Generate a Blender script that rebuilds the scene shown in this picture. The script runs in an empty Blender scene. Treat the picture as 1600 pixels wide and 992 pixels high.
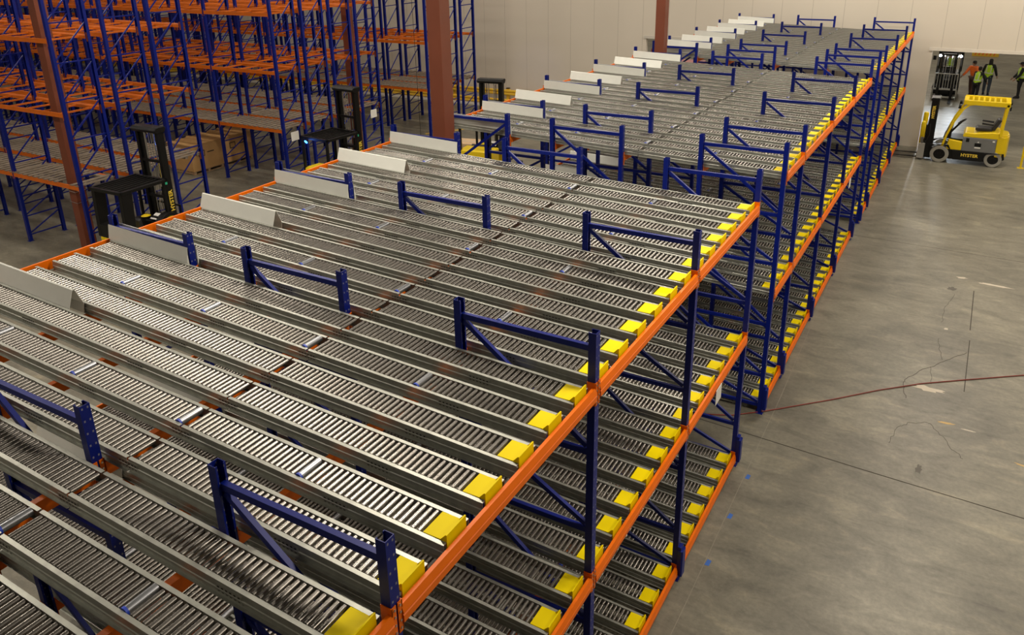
import bpy, bmesh, math, random
from mathutils import Vector, Matrix
random.seed(7)
PI = math.pi
SC = bpy.context.scene
COL = SC.collection

# ------------------------------------------------------------------ camera
cam_d = bpy.data.cameras.new('camera'); cam = bpy.data.objects.new('camera', cam_d); COL.objects.link(cam)
R3 = Matrix(((0.8637806849550644, -0.16189002615301196, 0.4771525413646425),
             (0.5035509513410886, 0.310940253362892, -0.8060723281704348),
             (-0.017870861815938777, 0.9365403238893656, 0.35010406171188313)))
cam.matrix_world = Matrix.Translation((2.38161, -2.61409, 7.80068)) @ R3.to_4x4()
cam_d.sensor_fit = 'HORIZONTAL'; cam_d.sensor_width = 36; cam_d.lens = 27.9937
cam_d.shift_y = -131.0 / 1600; cam_d.clip_start = 0.05; cam_d.clip_end = 300
SC.camera = cam
# ------------------------------------------------------------------ world + exposure
w = bpy.data.worlds.new('world'); SC.world = w; w.use_nodes = True
w.node_tree.nodes['Background'].inputs[0].default_value = (0.9, 0.86, 0.8, 1)
w.node_tree.nodes['Background'].inputs[1].default_value = 0.25
SC.view_settings.view_transform = 'Standard'; SC.view_settings.look = 'None'
SC.view_settings.gamma = 1; SC.view_settings.use_curve_mapping = False
SC.view_settings.exposure = -0.95
SC.cycles.max_bounces = 6; SC.cycles.diffuse_bounces = 3; SC.cycles.glossy_bounces = 3
SC.cycles.sample_clamp_indirect = 4; SC.cycles.use_denoising = True
# ------------------------------------------------------------------ high-bay lamps of the hall, plus a few added to brighten
def area(name, loc, sx, sy, power, color, size_rot=0):
    l = bpy.data.lights.new(name, 'AREA'); l.shape = 'RECTANGLE'; l.size = sx; l.size_y = sy
    l.energy = power; l.color = color
    o = bpy.data.objects.new(name, l); COL.objects.link(o); o.location = loc; o.rotation_euler = (0, 0, size_rot)
    return o
WARM = (1.0, 0.90, 0.76)
LAMP_P = 620
for lx, lp in ((8.2, 1.25), (2.6, 1.3), (-3.2, 1.15), (-10.3, .85), (-16., .7), (-23, .5), (-31, .45), (-42, .45)):
    for ly in ((5.2, 16.4, 27.4) if lx > -5 else (-6, 1.5, 9, 17, 25.5)):  # left side: second row added to brighten the entry guides
        area('high_bay_light', (lx, ly, 10.4), 2.2, 1.1, LAMP_P * lp, WARM)
for lx in (-30, -20, -9, 0, 9):  # two leftmost columns added to lighten the view through the rear opening
    for ly in (36, 47, 58):
        area('dock_room_light', (lx, ly, 7.6), 1.3, .5, 420, WARM)

# ------------------------------------------------------------------ materials
def nodes(name):
    m = bpy.data.materials.new(name); m.use_nodes = True
    nt = m.node_tree; b = nt.nodes['Principled BSDF']
    return m, nt, b
def L(nt, a, b): nt.links.new(a, b)
def paint(name, col, rough=.4, metal=0., var=.12, scale=6., coat=0., spec=.5):
    m, nt, b = nodes(name)
    tc = nt.nodes.new('ShaderNodeTexCoord'); n = nt.nodes.new('ShaderNodeTexNoise'); n.inputs['Scale'].default_value = scale
    n.inputs['Detail'].default_value = 4
    L(nt, tc.outputs['Object'], n.inputs['Vector'])
    r = nt.nodes.new('ShaderNodeMapRange'); r.inputs['To Min'].default_value = 1 - var; r.inputs['To Max'].default_value = 1 + var
    L(nt, n.outputs['Fac'], r.inputs['Value'])
    mx = nt.nodes.new('ShaderNodeVectorMath'); mx.operation = 'SCALE'; mx.inputs[0].default_value = col[:3]
    L(nt, r.outputs[0], mx.inputs['Scale']); L(nt, mx.outputs[0], b.inputs['Base Color'])
    b.inputs['Roughness'].default_value = rough; b.inputs['Metallic'].default_value = metal
    b.inputs['Coat Weight'].default_value = coat
    b.inputs['Specular IOR Level'].default_value = spec
    return m
def emit(name, col, s):
    m, nt, b = nodes(name); b.inputs['Base Color'].default_value = (*col, 1)
    b.inputs['Emission Color'].default_value = (*col, 1); b.inputs['Emission Strength'].default_value = s
    return m
M = {}
M['blue'] = paint('blue_powder_coat', (.002, .010, .165), .38, 0, .15, 5, 0, .25)
M['orange'] = paint('orange_powder_coat', (.80, .15, .0), .42, 0, .12, 5, 0, .25)
M['orange_dull'] = paint('dull_orange_powder_coat', (.60, .13, .008), .48, 0, .25, 3, 0, .3)  # darker orange with stronger mottling, for the left racks
M['yellow'] = paint('yellow_powder_coat', (.82, .64, .0), .5, 0, .05, 5, 0, .1)
M['truck_yellow'] = paint('truck_yellow', (.78, .56, .008), .34, 0, .05, 3, .1, .3)
M['rail_yellow'] = paint('safety_rail_yellow', (.80, .50, .04), .45, 0, .08, 3)
M['galv'] = paint('galvanised_steel', (.36, .365, .325), .42, .7, .3, 14)
M['galv_sheet'] = paint('galvanised_sheet', (.72, .73, .68), .42, .2, .07, 6)
M['roller'] = paint('zinc_roller', (.24, .225, .205), .27, .85, .2, 9)
M['brake'] = paint('brake_roller_steel', (.30, .31, .33), .3, .85, .06, 9)
M['brake_blue'] = paint('blue_plastic', (.02, .06, .5), .4)
M['slot'] = paint('slot_dark', (.02, .02, .018), .8)
M['column'] = paint('red_oxide_primer', (.17, .042, .018), .5, 0, .15, 2)
M['column_lit'] = M['column']
M['black'] = paint('black_paint', (.005, .005, .005), .38, 0, .2, 4, 0, .28)
M['rubber'] = paint('black_rubber', (.016, .015, .014), .75)
M['tyre_grey'] = paint('dusty_tyre', (.30, .29, .25), .85)
M['grey'] = paint('grey_panel', (.16, .165, .16), .45)
M['white'] = paint('white_card', (.75, .74, .70), .6, 0, .03)
M['steel'] = paint('bare_steel', (.55, .55, .54), .3, .9, .1)
M['chrome'] = paint('chrome_rod', (.75, .75, .75), .15, 1.0, .02)
M['seat'] = paint('black_vinyl', (.02, .02, .022), .5)
M['carton'] = paint('brown_cardboard', (.50, .29, .11), .75, 0, .12, 4)
M['carton_pale'] = paint('pale_cardboard', (.55, .38, .22), .75, 0, .08, 4)
M['wood'] = paint('pallet_wood', (.34, .22, .12), .8, 0, .25, 6)
M['deckwood'] = paint('weathered_deck_boards', (.21, .168, .125), .8, 0, .35, 4)
M['skin'] = paint('skin', (.40, .23, .15), .55)
M['hivis'] = paint('hi_vis_yellow', (.50, .80, .03), .6, 0, .08, 8)
M['hivis_orange'] = paint('hi_vis_orange', (.90, .17, .02), .6, 0, .08, 8)
M['refl'] = paint('reflective_tape', (.72, .76, .62), .4)
M['cloth_black'] = paint('black_cloth', (.015, .015, .017), .85)
M['jeans'] = paint('dark_denim', (.045, .06, .085), .85)
M['brown_cloth'] = paint('brown_work_trousers', (.09, .045, .03), .85)
M['hair'] = paint('dark_hair', (.012, .009, .008), .7)
M['cream'] = paint('curb_white', (.72, .68, .60), .6, 0, .06, 3)
M['hose'] = paint('red_hose', (.22, .03, .02), .5)
M['tape'] = paint('blue_tape', (.03, .12, .45), .6)
M['pink'] = paint('pink_wrap', (.50, .22, .22), .5)
M['purple'] = paint('purple_wrap', (.16, .12, .25), .5)
M['text_yellow'] = paint('yellow_lettering', (.85, .62, .06), .5)
M['text_black'] = paint('black_lettering', (.02, .02, .02), .5)
M['joint'] = paint('joint_filler', (.045, .038, .03), .9)
M['joint_pale'] = paint('pale_joint', (.27, .25, .2), .9)
M['crack'] = paint('crack_dirt', (.07, .06, .048), .9)
M['spall'] = paint('pale_spall', (.52, .46, .37), .8, 0, .15, 30)
M['spall_orange'] = paint('orange_paint_scrape', (.50, .34, .14), .8, 0, .2, 30)
M['stain'] = paint('oil_stain', (.09, .08, .065), .6, 0, .3, 8)
M['green'] = emit('green_display', (.02, .35, .18), .25)
M['blue_led'] = emit('blue_safety_lamp', (.02, .12, 1.0), 30)
M['head_led'] = emit('white_head_lamp', (.85, .92, 1.0), 60)
M['glass'] = paint('tinted_glass', (.25, .27, .25), .2)

def concrete():
    m, nt, b = nodes('polished_concrete')
    tc = nt.nodes.new('ShaderNodeTexCoord')
    def noise(s, d, rough=.55, dist=0., stretch=None):
        n = nt.nodes.new('ShaderNodeTexNoise'); n.inputs['Scale'].default_value = s; n.inputs['Detail'].default_value = d
        n.inputs['Roughness'].default_value = rough; n.inputs['Distortion'].default_value = dist
        if stretch:
            mp = nt.nodes.new('ShaderNodeMapping'); mp.inputs['Scale'].default_value = stretch
            mp.inputs['Rotation'].default_value = (0, 0, .08)
            L(nt, tc.outputs['Object'], mp.inputs[0]); L(nt, mp.outputs[0], n.inputs['Vector'])
        else: L(nt, tc.outputs['Object'], n.inputs['Vector'])
        return n
    n1 = noise(.55, 5, .6, .6); n2 = noise(2.1, 9, .68, .7, (.6, 1.5, 1)); n3 = noise(14, 7, .7)
    def ramp(src, stops):
        r = nt.nodes.new('ShaderNodeValToRGB'); L(nt, src, r.inputs[0])
        e = r.color_ramp.elements
        while len(e) < len(stops): e.new(.5)
        for el, (p, c) in zip(e, stops): el.position = p; el.color = (*c, 1)
        return r
    r1 = ramp(n1.outputs['Fac'], ((.3, (.13, .121, .096)), (.5, (.19, .176, .139)), (.72, (.255, .236, .186))))
    r2 = ramp(n2.outputs['Fac'], ((.30, (.60, .60, .58)), (.44, (.86, .86, .84)), (.56, (1.0, 1.0, .97)), (.72, (1.42, 1.37, 1.24))))
    r3 = ramp(n3.outputs['Fac'], ((.36, (.84, .84, .83)), (.66, (1.1, 1.1, 1.1))))
    def mul(a, c):
        x = nt.nodes.new('ShaderNodeMix'); x.data_type = 'RGBA'; x.blend_type = 'MULTIPLY'; x.inputs[0].default_value = 1
        L(nt, a, x.inputs[6]); L(nt, c, x.inputs[7]); return x.outputs[2]
    L(nt, mul(mul(r1.outputs[0], r2.outputs[0]), r3.outputs[0]), b.inputs['Base Color'])
    rr = nt.nodes.new('ShaderNodeMapRange'); rr.inputs['To Min'].default_value = .5; rr.inputs['To Max'].default_value = .28
    L(nt, n2.outputs['Fac'], rr.inputs['Value']); L(nt, rr.outputs[0], b.inputs['Roughness'])
    bp = nt.nodes.new('ShaderNodeBump'); bp.inputs['Strength'].default_value = .08; bp.inputs['Distance'].default_value = .02
    L(nt, n3.outputs['Fac'], bp.inputs['Height']); L(nt, bp.outputs[0], b.inputs['Normal'])
    return m
M['concrete'] = concrete()
def panel_wall():
    m, nt, b = nodes('insulated_wall_panels')
    tc = nt.nodes.new('ShaderNodeTexCoord'); sp = nt.nodes.new('ShaderNodeSeparateXYZ'); L(nt, tc.outputs['Object'], sp.inputs[0])
    def math_(op, a, v=None, c=None):
        n = nt.nodes.new('ShaderNodeMath'); n.operation = op
        if hasattr(a, 'is_linked') or not isinstance(a, (int, float)): L(nt, a, n.inputs[0])
        if v is not None: n.inputs[1].default_value = v
        return n.outputs[0]
    md = math_('MODULO', math_('ADD', sp.outputs[0], 115.2), 1.15)
    ln = math_('LESS_THAN', md, .012)
    n = nt.nodes.new('ShaderNodeTexNoise'); n.inputs['Scale'].default_value = .5; n.inputs['Detail'].default_value = 3; L(nt, tc.outputs['Object'], n.inputs['Vector'])
    r = nt.nodes.new('ShaderNodeValToRGB'); L(nt, n.outputs['Fac'], r.inputs[0])
    r.color_ramp.elements[0].color = (.56, .51, .43, 1); r.color_ramp.elements[1].color = (.63, .575, .49, 1)
    mx = nt.nodes.new('ShaderNodeMix'); mx.data_type = 'RGBA'; L(nt, ln, mx.inputs[0]); L(nt, r.outputs[0], mx.inputs[6])
    mx.inputs[7].default_value = (.33, .295, .25, 1); L(nt, mx.outputs[2], b.inputs['Base Color']); b.inputs['Roughness'].default_value = .5
    return m
M['wall'] = panel_wall()
def post_mat():
    # blue post with the punched key-hole pattern down its web
    m = M['blue'].copy(); m.name = 'blue_punched_post'; nt = m.node_tree; b = nt.nodes['Principled BSDF']
    src = b.inputs['Base Color'].links[0].from_socket
    tc = nt.nodes.new('ShaderNodeTexCoord'); sp = nt.nodes.new('ShaderNodeSeparateXYZ'); L(nt, tc.outputs['Object'], sp.inputs[0])
    def mt(op, a, v): 
        n = nt.nodes.new('ShaderNodeMath'); n.operation = op; L(nt, a, n.inputs[0])
        if isinstance(v, (int, float)): n.inputs[1].default_value = v
        else: L(nt, v, n.inputs[1])
        return n.outputs[0]
    z = mt('ABSOLUTE', mt('SUBTRACT', mt('MODULO', mt('ADD', sp.outputs[2], 10), .1), .05), 0)
    y = mt('ABSOLUTE', mt('SUBTRACT', mt('ABSOLUTE', sp.outputs[1], 0), .021), 0)
    h = mt('MULTIPLY', mt('LESS_THAN', z, .008), mt('LESS_THAN', y, .006))
    mx = nt.nodes.new('ShaderNodeMix'); mx.data_type = 'RGBA'; L(nt, h, mx.inputs[0]); L(nt, src, mx.inputs[6]); mx.inputs[7].default_value = (.20, .20, .24, 1)
    L(nt, mx.outputs[2], b.inputs['Base Color'])
    return m
M['post'] = post_mat()

# ------------------------------------------------------------------ mesh helpers
class MB:
    def __init__(s): s.v = []; s.f = []; s.m = []; s.cm = 0
    def quadbox(s, pts):
        k = len(s.v); s.v += [tuple(p) for p in pts]
        for f in ((0, 3, 2, 1), (4, 5, 6, 7), (0, 1, 5, 4), (1, 2, 6, 5), (2, 3, 7, 6), (3, 0, 4, 7)):
            s.f.append([k + i for i in f]); s.m.append(s.cm)
        return s
    def box(s, x0, x1, y0, y1, z0, z1, shear=0.):
        g = lambda x, y, z: (x, y, z + shear * x)
        return s.quadbox([g(x0, y0, z0), g(x1, y0, z0), g(x1, y1, z0), g(x0, y1, z0), g(x0, y0, z1), g(x1, y0, z1), g(x1, y1, z1), g(x0, y1, z1)])
    def bar(s, p, q, w, h, up=(0, 0, 1)):
        p = Vector(p); q = Vector(q); d = (q - p).normalized(); u = Vector(up)
        a = d.cross(u)
        if a.length < 1e-4: a = d.cross(Vector((1, 0, 0)))
        a.normalize(); b = a.cross(d).normalized(); a *= w / 2; b *= h / 2
        return s.quadbox([p - a - b, p + a - b, p + a + b, p - a + b, q - a - b, q + a - b, q + a + b, q - a + b])
    def tube(s, p, q, r, n=10, r2=None, caps=True):
        p = Vector(p); q = Vector(q); r2 = r if r2 is None else r2; d = (q - p).normalized()
        a = d.orthogonal().normalized(); b = d.cross(a); k = len(s.v)
        for c, rr in ((p, r), (q, r2)):
            for i in range(n):
                t = 2 * PI * i / n; s.v.append(tuple(c + a * (rr * math.cos(t)) + b * (rr * math.sin(t))))
        for i in range(n):
            j = (i + 1) % n; s.f.append([k + i, k + j, k + n + j, k + n + i]); s.m.append(s.cm)
        if caps:
            s.f.append([k + i for i in range(n)][::-1]); s.m.append(s.cm)
            s.f.append([k + n + i for i in range(n)]); s.m.append(s.cm)
        return s
    def path(s, pts, r, n=6):
        for a, b in zip(pts, pts[1:]): s.tube(a, b, r, n)
        return s
    def prism(s, prof, axis, a0, a1, shear=0.):
        # prof: 2D points; axis 'x': (y,z) ; 'y': (x,z) ; 'z': (x,y)
        k = len(s.v); n = len(prof)
        for a in (a0, a1):
            for (u, v) in prof:
                p = {'x': (a, u, v), 'y': (u, a, v), 'z': (u, v, a)}[axis]
                s.v.append((p[0], p[1], p[2] + shear * p[0]))
        for i in range(n):
            j = (i + 1) % n; s.f.append([k + i, k + j, k + n + j, k + n + i]); s.m.append(s.cm)
        s.f.append([k + i for i in range(n)][::-1]); s.m.append(s.cm); s.f.append([k + n + i for i in range(n)]); s.m.append(s.cm)
        return s
    def loft(s, rings, n=14):
        # rings: (cx, cy, cz, rx, ry)
        k = len(s.v)
        for (cx, cy, cz, rx, ry) in rings:
            for i in range(n):
                t = 2 * PI * i / n; s.v.append((cx + rx * math.cos(t), cy + ry * math.sin(t), cz))
        for r in range(len(rings) - 1):
            for i in range(n):
                j = (i + 1) % n; a = k + r * n; s.f.append([a + i, a + j, a + n + j, a + n + i]); s.m.append(s.cm)
        s.f.append([k + i for i in range(n)][::-1]); s.m.append(s.cm)
        a = k + (len(rings) - 1) * n; s.f.append([a + i for i in range(n)]); s.m.append(s.cm)
        return s
    def mesh(s, name, mats):
        me = bpy.data.meshes.new(name); me.from_pydata(s.v, [], s.f)
        mats = mats if isinstance(mats, (list, tuple)) else [mats]
        for m in mats: me.materials.append(m)
        if len(mats) > 1: me.polygons.foreach_set('material_index', s.m)
        bm = bmesh.new(); bm.from_mesh(me); bmesh.ops.recalc_face_normals(bm, faces=bm.faces); bm.to_mesh(me); bm.free()
        me.update(); return me
    def build(s, name, mats, parent=None, bevel=0., smooth=False):
        o = link(name, s.mesh(name, mats), parent)
        if bevel:
            b = o.modifiers.new('bevel', 'BEVEL'); b.width = bevel; b.segments = 2; b.limit_method = 'ANGLE'; b.angle_limit = .7
        if smooth: shade(o)
        return o
def shade(o, ang=.7):
    me = o.data; me.shade_smooth()
    try: me.set_sharp_from_angle(angle=ang)
    except Exception: pass
def link(name, data, parent=None, loc=None, rz=None):
    o = bpy.data.objects.new(name, data); COL.objects.link(o)
    if parent: o.parent = parent
    if loc: o.location = loc
    if rz is not None: o.rotation_euler = (0, 0, rz)
    return o
def empty(name, loc=(0, 0, 0), rz=0., parent=None): return link(name, None, parent, loc, rz)
def tag(o, label=None, cat=None, group=None, kind=None):
    if label: o['label'] = label
    if cat: o['category'] = cat
    if group: o['group'] = group
    if kind: o['kind'] = kind
    return o
def thing(name, label, cat, loc=(0, 0, 0), rz=0., group=None): return tag(empty(name, loc, rz), label, cat, group)
def struct(name, mb, mat, bevel=0.): return tag(mb.build(name, mat, None, bevel), kind='structure')
KIDS = {}
def kids(o):
    return [c for c in COL.objects if c.parent is o]
def copy_tree(o, parent=None, loc=None):
    c = o.copy(); COL.objects.link(c); c.parent = parent
    if loc is not None: c.location = loc
    for ch in kids(o): copy_tree(ch, c)
    return c
def text(name, s, size, mat, parent, loc, rot, ext=.003, bold=0.):
    cu = bpy.data.curves.new(name, 'FONT'); cu.body = s; cu.size = size; cu.extrude = ext; cu.align_x = 'CENTER'; cu.align_y = 'CENTER'
    cu.offset = bold; cu.materials.append(mat)
    tmp = bpy.data.objects.new('tmp', cu); COL.objects.link(tmp)
    me = bpy.data.meshes.new_from_object(tmp.evaluated_get(bpy.context.evaluated_depsgraph_get()))
    bpy.data.objects.remove(tmp); me.name = name
    o = bpy.data.objects.new(name, me); COL.objects.link(o); o.parent = parent; o.location = loc; o.rotation_euler = rot
    return o

# ------------------------------------------------------------------ the hall
WY = 30.6          # face of the back wall
struct('floor', MB().box(-64, 14, -14, 66, -.2, 0), M['concrete'])
wb = MB(); DX0, DX1, DH = .70, 6.2, 3.61; EX0, EX1, EH = -10.36, -4.6, 3.56
for a, b, z0, z1 in ((-64, EX0, 0, 11), (EX0, EX1, EH, 11), (EX1, DX0, 0, 11), (DX0, DX1, DH, 11), (DX1, 14, 0, 11)):
    wb.box(a, b, WY, WY + .2, z0, z1)
struct('wall_back', wb, M['wall'])
struct('wall_left', MB().box(-64.2, -64, -14, 66, 0, 11), M['wall'])
struct('wall_right', MB().box(14, 14.2, -14, 66, 0, 11), M['wall'])
struct('wall_front', MB().box(-64, 14, -14.2, -14, 0, 11), M['wall'])
struct('ceiling', MB().box(-64, 14, -14, WY + .2, 11, 11.2), paint('ceiling_panels', (.13, .125, .115), .7))
struct('wall_dock_end', MB().box(-64, 14, 65.8, 66, 0, 11), M['wall'])
struct('ceiling_dock_room', MB().box(-64, 14, WY + .2, 66, 8, 8.2), paint('dock_ceiling_panels', (.42, .40, .36), .7))
tr = MB().box(DX0 - .12, DX1, WY - .03, WY + .23, DH, DH + .11)
struct('trim_1', tr, paint('door_trim', (.62, .58, .51), .5))
struct('trim_2', MB().box(EX0 - .1, EX1, WY - .03, WY + .23, EH, EH + .12), paint('door_trim_b', (.52, .49, .43), .5))
struct('trim_3', MB().box(-64, EX0 - .3, WY - .42, WY, 0, .12), M['cream'], .01)

# concrete joints, cracks, scrapes
def strip(name, pts, wd, mat, z=.0015):
    mb = MB()
    for (a, b) in zip(pts, pts[1:]):
        a = Vector((*a, z)); b = Vector((*b, z)); mb.bar(a, b, wd, .002)
    return struct(name, mb, mat)
strip('floor_joint', [(-6, 9.28), (1.8, 8.87), (4.2, 8.78), (13, 8.5)], .016, M['joint'])
strip('floor_joint', [(.26, -6), (.27, 5.1), (.21, 10.4), (.06, 16.4), (.02, 30)], .007, M['joint_pale'])
strip('floor_joint', [(3.03, 12.1), (3.04, 14.3)], .016, M['joint']); strip('floor_joint', [(3.03, 14.8), (3.03, 17.0)], .018, M['joint'])
strip('floor_joint', [(-12, 19.9), (13, 19.2)], .008, M['crack'])
def crack(pts, wd=.011):
    out = []
    for a, b in zip(pts, pts[1:]):
        n = 6
        for i in range(n):
            t = i / n; out.append((a[0] + (b[0] - a[0]) * t + random.uniform(-.018, .018), a[1] + (b[1] - a[1]) * t + random.uniform(-.03, .03)))
    out.append(pts[-1]); strip('floor_crack', out, wd, M['crack'])
crack([(3.02, 13.74), (2.7, 13.2), (2.37, 12.69), (2.08, 12.1), (2.05, 11.86), (2.15, 11.38)])
crack([(2.6, 13.2), (2.53, 13.7), (2.5, 14.1)], .008); crack([(2.45, 12.8), (2.5, 12.1)], .007)
crack([(2.5, 14.9), (2.52, 15.8), (2.66, 16.6)], .007); crack([(2.55, 10.74), (2.3, 10.6), (2.12, 10.35), (2.05, 9.8)], .007)
crack([(2.55, 10.74), (2.75, 10.45), (2.95, 10.1), (3.1, 9.9)], .007)
def blotch(cx, cy, rx, ry, mat, ang=0.):
    n = 18; pts = []
    for i in range(n):
        t = 2 * PI * i / n; k = random.uniform(.55, 1.1)
        x, y = rx * k * math.cos(t), ry * k * math.sin(t)
        pts.append((cx + x * math.cos(ang) - y * math.sin(ang), cy + x * math.sin(ang) + y * math.cos(ang)))
    struct('floor_patch', MB().prism(pts, 'z', .0008, .0022), mat)
blotch(2.6, 14.63, .045, .05, M['spall']); blotch(2.76, 17.7, .12, .07, M['spall']); blotch(3.4, 17.55, .42, .06, M['spall'], -.05)
blotch(2.80, 10.86, .16, .035, M['spall_orange'], .1); blotch(3.15, 10.8, .12, .02, M['spall']); blotch(3.9, 10.15, .12, .03, M['spall_orange'], -.2)
blotch(2.60, 16.9, .11, .12, M['stain']); blotch(2.53, 9.3, .05, .16, M['stain']); blotch(2.45, 11.9, .3, .1, M['spall'])
strip('floor_line', [(-17.6, 24.1), (-15.9, 26.6)], .12, M['rail_yellow']); strip('floor_line', [(-16.1, 27.3), (-10.5, 27.0)], .02, M['spall'])
strip('floor_line', [(-11, 24.2), (-7.2, 23.9)], .02, M['spall'])

# ------------------------------------------------------------------ pallet flow racks
SL = .0325                      # rise per metre towards the loading end
LV = (.205, 2.28, 4.28)         # roller level at the front of the three levels
FX = (0., -2.71, -4.96)         # front posts of the three frames on a line
FD = 1.33                       # frame depth
BX = (0., -1.33, -2.71, -4.04, -4.96, -6.29)
HT = 4.775

def post_mesh(h):
    mb = MB(); w, d, t, lip = .04, .07, .005, .016     # web faces +x
    mb.prism([(.033, -w), (.033, w), (.033 - d, w), (.033 - d, w - lip), (.033 - d + t, w - lip), (.033 - d + t, w - t), (.033 - t, w - t),
              (.033 - t, -w + t), (.033 - d + t, -w + t), (.033 - d + t, -w + lip), (.033 - d, -w + lip), (.033 - d, -w)], 'z', .008, h)
    mb.box(-.065, .065, -.07, .07, 0, .008)
    return mb.mesh('upright_post', M['post'])
POST = post_mesh(HT)
HZ = (4.62, 3.60, 2.77, 1.68, .72, .14)
mb = MB()
for z in HZ: mb.bar((-.03, 0, z), (-FD + .03, 0, z), .04, .052)
for a, b in zip(HZ, HZ[1:]):
    if a - b > .5: mb.bar((-FD + .05, 0, a - .05), (-.05, 0, b + .06), .036, .046)
BRACE = mb.mesh('bracing', M['blue'])
mb = MB()
for z in HZ: mb.bar((-.03, 0, z), (-FD + .03, 0, z), .04, .052)
for a, b in zip(HZ, HZ[1:]):
    if a - b > .5: mb.bar((-.05, 0, a - .05), (-FD + .05, 0, b + .06), .036, .046)
BRACE_BACK = mb.mesh('bracing', M['blue'])
mb = MB(); mb.prism([(.034, -.05), (.085, -.062), (.105, -.05), (.105, .05), (.085, .062), (.034, .05)], 'z', .09, .48)
mb.prism([(.034, -.045), (.075, -.05), (.075, .05), (.034, .045)], 'z', .48, .53)
GUARD = mb.mesh('post_guard', M['blue'])

def upright_frame(parent, x, y, guard=False):
    e = empty('upright_frame', (x, y, 0), 0, parent)
    link('post', POST, e, (0, 0, 0)); link('post', POST, e, (-FD, 0, 0), PI); link('bracing', BRACE_BACK if x < -4 else BRACE, e)
    if guard: link('post_guard', GUARD, e)

# one lane: rails, rollers, yellow end stop
LEN = 6.27
mb = MB()
for s in (-1, 1):
    for (xa, xb) in ((-2.43, -.015), (-LEN, -2.45)):
        C = [(s * .142, -.07), (s * .147, -.064), (s * .147, -.052), (s * .142, -.046), (s * .142, .004), (s * .112, .004), (s * .112, -.001), (s * .138, -.001), (s * .138, -.1), (s * .118, -.1), (s * .118, -.105), (s * .16, -.105), (s * .16, -.1), (s * .142, -.1)]
        mb.prism(C, 'x', xa, xb, -SL)
    for xx in (-.9, -2.44, -3.6, -5.2):
        mb.box(xx - .11, xx + .11, s * .142 - .003, s * .142 + .003, -.085, -.02, -SL)
for x in (-.55, -1.9, -3.3, -4.6, -5.8): mb.box(x - .02, x + .02, -.138, .138, -.1, -.08, -SL)
RAILS = mb.mesh('side_rails', M['galv'])
mb = MB()
for s in (-1, 1):
    for xx in (-.9, -2.44, -3.6, -5.2):
        for i in range(6):
            for j in range(2):
                x = xx - .095 + i * .034
                mb.box(x, x + .016, s * .1455 - .001, s * .1455 + .001, -.072 + j * .028, -.062 + j * .028, -SL)
SLOTS = mb.mesh('splice_slots', M['slot'])
BPOS = []
def rollers(brakes):
    mb = MB(); x = -.235
    while x > -LEN + .04:
        z = -.014 - SL * x
        if brakes and any(abs(x - b) < .0256 for b in (-1.27, -2.52, -3.82, -5.09)):
            if (x - .012) not in BPOS: BPOS.append(x - .012)
            x -= .076; continue
        if abs(x + 2.44) > .022:
            mb.tube((x, -.104, z), (x, .104, z), .0178, 9)
            mb.tube((x, -.112, z + .004), (x, .112, z + .004), .008, 5)
        x -= .0508
    return mb.mesh('roller_bed', M['roller'])
ROLL = rollers(False); ROLLB = rollers(True)
bk = MB(); bk.cm = 0; bk.tube((0, -.092, 0), (0, .104, 0), .030, 14); bk.cm = 1; bk.tube((0, -.109, 0), (0, -.092, 0), .032, 14)
BRK = bk.mesh('brake_roller', [M['brake'], M['brake_blue']])
for me in (ROLL, ROLLB, BRK):
    me.shade_smooth(); me.set_sharp_from_angle(angle=.9)
mb = MB()
mb.box(-.195, -.02, -.108, .108, .004, .012)
mb.box(-.022, -.012, -.108, .108, -.10, .058)
mb.prism([(-.022, .012), (-.022, .058), (-.062, .012)], 'y', -.108, -.102); mb.prism([(-.022, .012), (-.022, .058), (-.062, .012)], 'y', .102, .108)
mb.box(-.195, -.19, -.108, .108, -.03, .006)
STOP = mb.mesh('end_stop', M['yellow'])
def lane(parent, y, lv, mid):
    e = empty('roller_lane', (0, y, LV[lv]), 0, parent)
    link('side_rails', RAILS, e)
    r = link('roller_bed', ROLLB if mid else ROLL, e)
    link('end_stop', STOP, e)
    if lv == 2: link('splice_slots', SLOTS, e)
    tag(r, kind='stuff')
    if mid:
        for bx in BPOS: link('brake_roller', BRK, e, (bx, 0, -.014 - SL * bx))
    return e
# beams, made per bay length; local: origin at the left end of the bay on the post line
BEAMS = {}
def beam_mesh(wd, kind):
    k = (round(wd, 3), kind)
    if k in BEAMS: return BEAMS[k]
    mb = MB(); a, b = .041, wd - .041
    if kind == 'front':
        mb.prism([(-.008, -.06), (.052, -.06), (.052, -.012), (.046, -.006), (.046, .0), (.052, .006), (.038, .06), (.01, .06), (-.008, .02)], 'y', a, b)
        s = 1
    elif kind == 'rear': mb.prism([(-.012, -.055), (.012, -.055), (.012, .058), (-.012, .058)], 'y', a, b)
    else: mb.prism([(-.028, -.055), (.028, -.055), (.028, .055), (-.028, .055)], 'y', a, b); s = 1
    me = mb.mesh('load_beam', M['orange'])
    c = MB(); cx = .036 if kind in ('front', 'web+') else -.036; sg = 1 if cx > 0 else -1
    for y0, d in ((0, 1), (wd, -1)):
        c.cm = 0
        c.box(min(cx, cx + sg * .005), max(cx, cx + sg * .005), min(y0 + d * .008, y0 + d * .048), max(y0 + d * .008, y0 + d * .048), -.115, .105)
        c.box(-.04, .04, min(y0 + d * .0415, y0 + d * .047), max(y0 + d * .0415, y0 + d * .047), -.115, .105)
        c.box(min(cx, cx + sg * .005), max(cx, cx + sg * .005), min(y0 + d * .04, y0 + d * .047), max(y0 + d * .04, y0 + d * .047), -.115, .105)
        c.cm = 1
        for z in (-.085, -.03, .03, .08):
            c.tube((cx + sg * .004, y0 + d * .024, z), (cx + sg * .011, y0 + d * .024, z), .008, 6)
    BEAMS[k] = (me, c.mesh('beam_connector', [M['orange'], M['steel']]))
    return BEAMS[k]
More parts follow.
